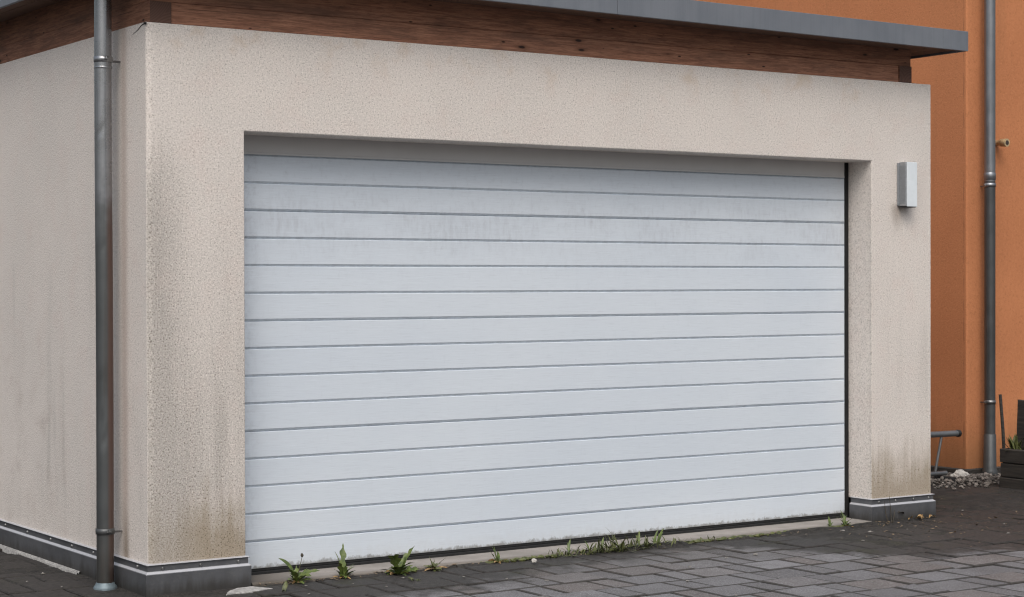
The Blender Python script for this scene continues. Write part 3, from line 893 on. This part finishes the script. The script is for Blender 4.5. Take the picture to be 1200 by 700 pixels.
weed('dock_weed', (.995, -.04, .0), [(250, .06, .016, 88, 10, 0, 0), (60, .17, .020, 88, 25, 2, 25), (150, .135, .011, 86, 24, 0, -40), (236, .10, .016, 80, 50, 2), (-60, .085, .018, 72, 60, 0), (20, .07, .015, 75, 60, 0), (200, .07, .015, 70, 60, 0)] + rosette(9, .035, .07, .008, .014, teeth=0),
     'narrow upright weed with one tall broad leaf in front of the garage door', 'weed', LEAF, seed=3)
weed('leafy_weed', (1.275, -.10, .0), [(236, .13, .026, 80, 45, 2, 20), (200, .125, .024, 78, 44, 2, 15), (-15, .16, .017, 70, 20, 2, 50), (5, .14, .017, 74, 55, 2, 45), (-40, .11, .022, 62, 60, 2), (215, .10, .020, 55, 60, 2), (-80, .10, .018, 55, 70, 2), (-60, .12, .015, 35, 40, 2)] + rosette(22, .045, .10, .010, .019, teeth=0),
     'bushy broad-leaved weed, the widest of the weeds at the left of the garage door', 'weed', LEAF, seed=4)
weed('seedling', (1.235, -.33, .0), rosette(7, .03, .05, .008, .012, (15, 50), 0), 'low yellowish seedling on the paving in front of the bushy weed', 'weed', LEAF2, seed=5)
weed('seedling', (.56, -.26, .0), [(56, .06, .014, 65, 20, 0), (30, .05, .012, 65, 30, 0), (-60, .03, .008, 40, 30, 0)], 'tiny pale green seedling beside the mortar patch at the bottom left', 'weed', LEAF2, seed=6)
weed('creeping_weed', (1.50, -.065, .0), rosette(22, .03, .065, .006, .010, (10, 70), 0) + [(-20, .09, .008, 45, 10, 0)], 'flat creeping weed just right of the bushy weed along the door sill', 'weed', LEAF2, seed=7)
weed('sprout', (1.885, -.065, .0), [(90, .06, .011, 82, 10, 0), (20, .045, .009, 70, 60, 0), (160, .04, .009, 60, 60, 0)] + rosette(9, .02, .035, .006, .009, (5, 50), 0), 'small upright sprout on the sill left of the long grass patch', 'weed', LEAF, seed=8)
def grass_patch():
    t = thing('weed_patch', (2.68, -.06, 0), 'long low patch of spiky green weeds along the middle of the door sill', 'weeds')
    m = MB(); gg = random.Random(31)
    for i in range(300):
        x = gg.gauss(2.66, .20) if i < 240 else gg.uniform(2.2, 3.35)
        if x < 2.15 or x > 3.4: continue
        y = -.075 + gg.gauss(0, .022)
        k = math.exp(-((x - 2.68) / .28) ** 2)
        leaf(m, (x, y, .0), gg.uniform(0, 6.28), gg.uniform(.03, .055 + .06 * k), gg.uniform(.003, .0065), R(gg.uniform(10, 85)), R(gg.uniform(0, 70)), 0, 5, gg.gauss(0, .3))
    m.build('leaves', LEAF2, t)
    m = MB()
    for (x, az, ln) in ((2.66, 150, .15), (2.92, 20, .12), (2.90, 40, .11), (2.33, 60, .10), (2.80, 70, .11), (2.47, 120, .08), (2.55, 60, .09)):
        for q in range(3): leaf(m, (x + q * .008, -.07, .0), R(az + q * 25 - 20), ln * (1 - q * .14), .007, R(78 - q * 12), R(40), 0, 8, .3)
    m.build('tall_leaves', LEAF, t)
grass_patch()
weed('sprout', (4.235, -.05, .0), [(80, .075, .011, 85, 20, 0), (180, .045, .009, 70, 50, 0), (0, .05, .009, 75, 50, 0)], 'smaller of two sprouts by the right end of the garage door', 'weed', LEAF, seed=12)
weed('sprout', (4.345, -.05, .0), [(100, .105, .012, 82, 25, 0), (30, .09, .012, 70, 45, 0), (160, .09, .010, 65, 40, 0), (0, .055, .010, 70, 60, 0), (60, .08, .011, 78, 10, 0)] + rosette(6, .03, .06, .006, .01, (30, 80), 0), 'larger of two sprouts by the right end of the garage door', 'weed', LEAF, seed=13)
# moss cushions in the joint along the sill
m = MB(); gg = random.Random(41)
for i in range(260):
    x = gg.uniform(1.1, 4.5)
    if mnoise.noise(Vector((x * 2.2, 0, 4))) < -.05 and not 2.9 < x < 3.9: continue
    r = gg.uniform(.006, .016)
    m.blob((x, -.055 + gg.gauss(0, .012), .006), r * 1.5, r, r * .7, gg, 6, 4, .35)
struct(m.build('moss', LEAF2), 'stuff')
# dry stems against the right pillar
ds = thing('dry_weed', (4.725, -.04, 0), 'dry dark stems leaning on the metal base of the right pillar', 'weed')
for pts in (((4.725, -.05, 0), (4.733, -.035, .07), (4.728, -.028, .16)), ((4.70, -.05, 0), (4.690, -.035, .06), (4.688, -.028, .13)), ((4.735, -.05, 0), (4.750, -.05, .05), (4.757, -.045, .075))):
    m = MB(); m.tube(pts, [.003, .0025, .0012], 6); m.build('stem', DRYBROWN, ds)
def dryleaf(loc, az, ln, wd, li, dr, label, group=None, mat=DRY, name='dry_leaf'):
    m = MB(); leaf(m, loc, R(az), ln, wd, R(li), R(dr), 0, 7, g.gauss(0, .5), .5)
    o = m.build(name, mat, None, loc); tag(o, label, 'leaf', group); return o
dryleaf((4.80, -.03, .052), 10, .06, .016, 10, 50, 'dark curled leaf stuck on the metal base of the right pillar', None, DRYBROWN)
for (x, az, ln) in ((4.86, 20, .05), (4.915, -30, .045), (4.965, 60, .055), (5.02, 10, .06), (5.0, 160, .05)):
    dryleaf((x, -.045 - g.random() * .03, .008), az, ln, .014, 35, 70, 'small tan dry leaf lying at the foot of the right pillar', 'dry leaves at the foot of the right pillar')
# loose bits on the paving
m = MB(); m.blob((2.03, -.19, .014), .016, .014, .013, random.Random(3), 9, 7, .15)
tag(m.build('pebble', PALE), 'round whitish pebble on the paving left of the long weed patch', 'pebble')
gg = random.Random(77)
chips = [(1.22, -.24), (1.02, -.42), (.93, -.26), (1.48, -.38), (.72, -.18), (2.95, -.62), (2.3, -1.1), (3.63, -1.03), (3.15, -.62), (4.0, -.55), (4.3, -.3), (4.55, -.35), (4.62, -.12), (4.2, -.18), (5.2, -.5), (5.6, -.4), (5.5, .1), (4.9, -.8), (3.02, -1.62), (2.22, -1.55), (1.75, -.7), (.62, -.4), (-.25, .45), (-.18, .9), (-.33, .7), (1.62, -.55), (3.9, -.2), (5.9, .5), (5.4, -.9), (2.6, -.75)]
for (x, y) in chips:
    m = MB(); r = gg.choice((.005, .006, .007, .009, .013))
    m.blob((x, y, .006), r * gg.uniform(1, 1.9), r, r * .45, gg, 7, 4, .35, gg.uniform(0, 3))
    tag(m.build('stone_chip', CHIP), 'small pale chip of stone lying on the dark paving', 'stone chip', 'pale chips scattered over the paving')
# crumbs, husks and flakes caught in the soil along the sill and the pillar
m = MB(); gg = random.Random(99)
LT = material('brown_litter', m_leaf((.06, .042, .026), (.24, .17, .10)))
for i in range(620):
    if i < 330: x, y = gg.uniform(.55, 4.7), -.06 + gg.gauss(0, .035)
    elif i < 480: x, y = gg.gauss(4.7, .5), gg.gauss(-.3, .22)
    else: x, y = gg.uniform(4.2, 6.8), gg.uniform(-1.1, .8)
    if y > -.03 and x < GX + .05: y = -.035
    if x > px0 - .03 and y < py1 + .02: continue
    r = gg.choice((.0025, .003, .004, .005, .008))
    a = gg.uniform(0, 6.28); z = .006 + gg.random() * .006
    d = Vector((math.cos(a), math.sin(a), gg.gauss(0, .25))) * r * gg.uniform(1, 2.6); e = Vector((-math.sin(a), math.cos(a), gg.gauss(0, .25))) * r * .7
    p = Vector((x, y, z)); t = Vector((0, 0, r * .35))
    m.add([p - d, p - e, p + d, p + e, p + t], [(0, 1, 4), (1, 2, 4), (2, 3, 4), (3, 0, 4), (0, 3, 2, 1)])
struct(m.build('litter', LT), 'stuff')
# grasses in the planter
for (x, y, n, h, lb) in ((6.79, .80, 40, .15, 'thin brownish grass tuft between the stake and the upright board in the planter'), (6.87, .55, 60, .16, 'dark bushy green plant in front of the upright board in the planter')):
    t = thing('grass_tuft' if n < 40 else 'planter_plant', (x, y, .25), lb, 'plant'); m = MB()
    for i in range(n):
        leaf(m, (x + gg.gauss(0, .03), y + gg.gauss(0, .04), .245), gg.uniform(0, 6.28), gg.uniform(.06, h), gg.uniform(.002, .006) * (1 if n < 40 else 2), R(gg.uniform(35, 88)), R(gg.uniform(0, 50)), 0, 5)
    m.build('leaves', STALK if n < 40 else LEAF2, t)
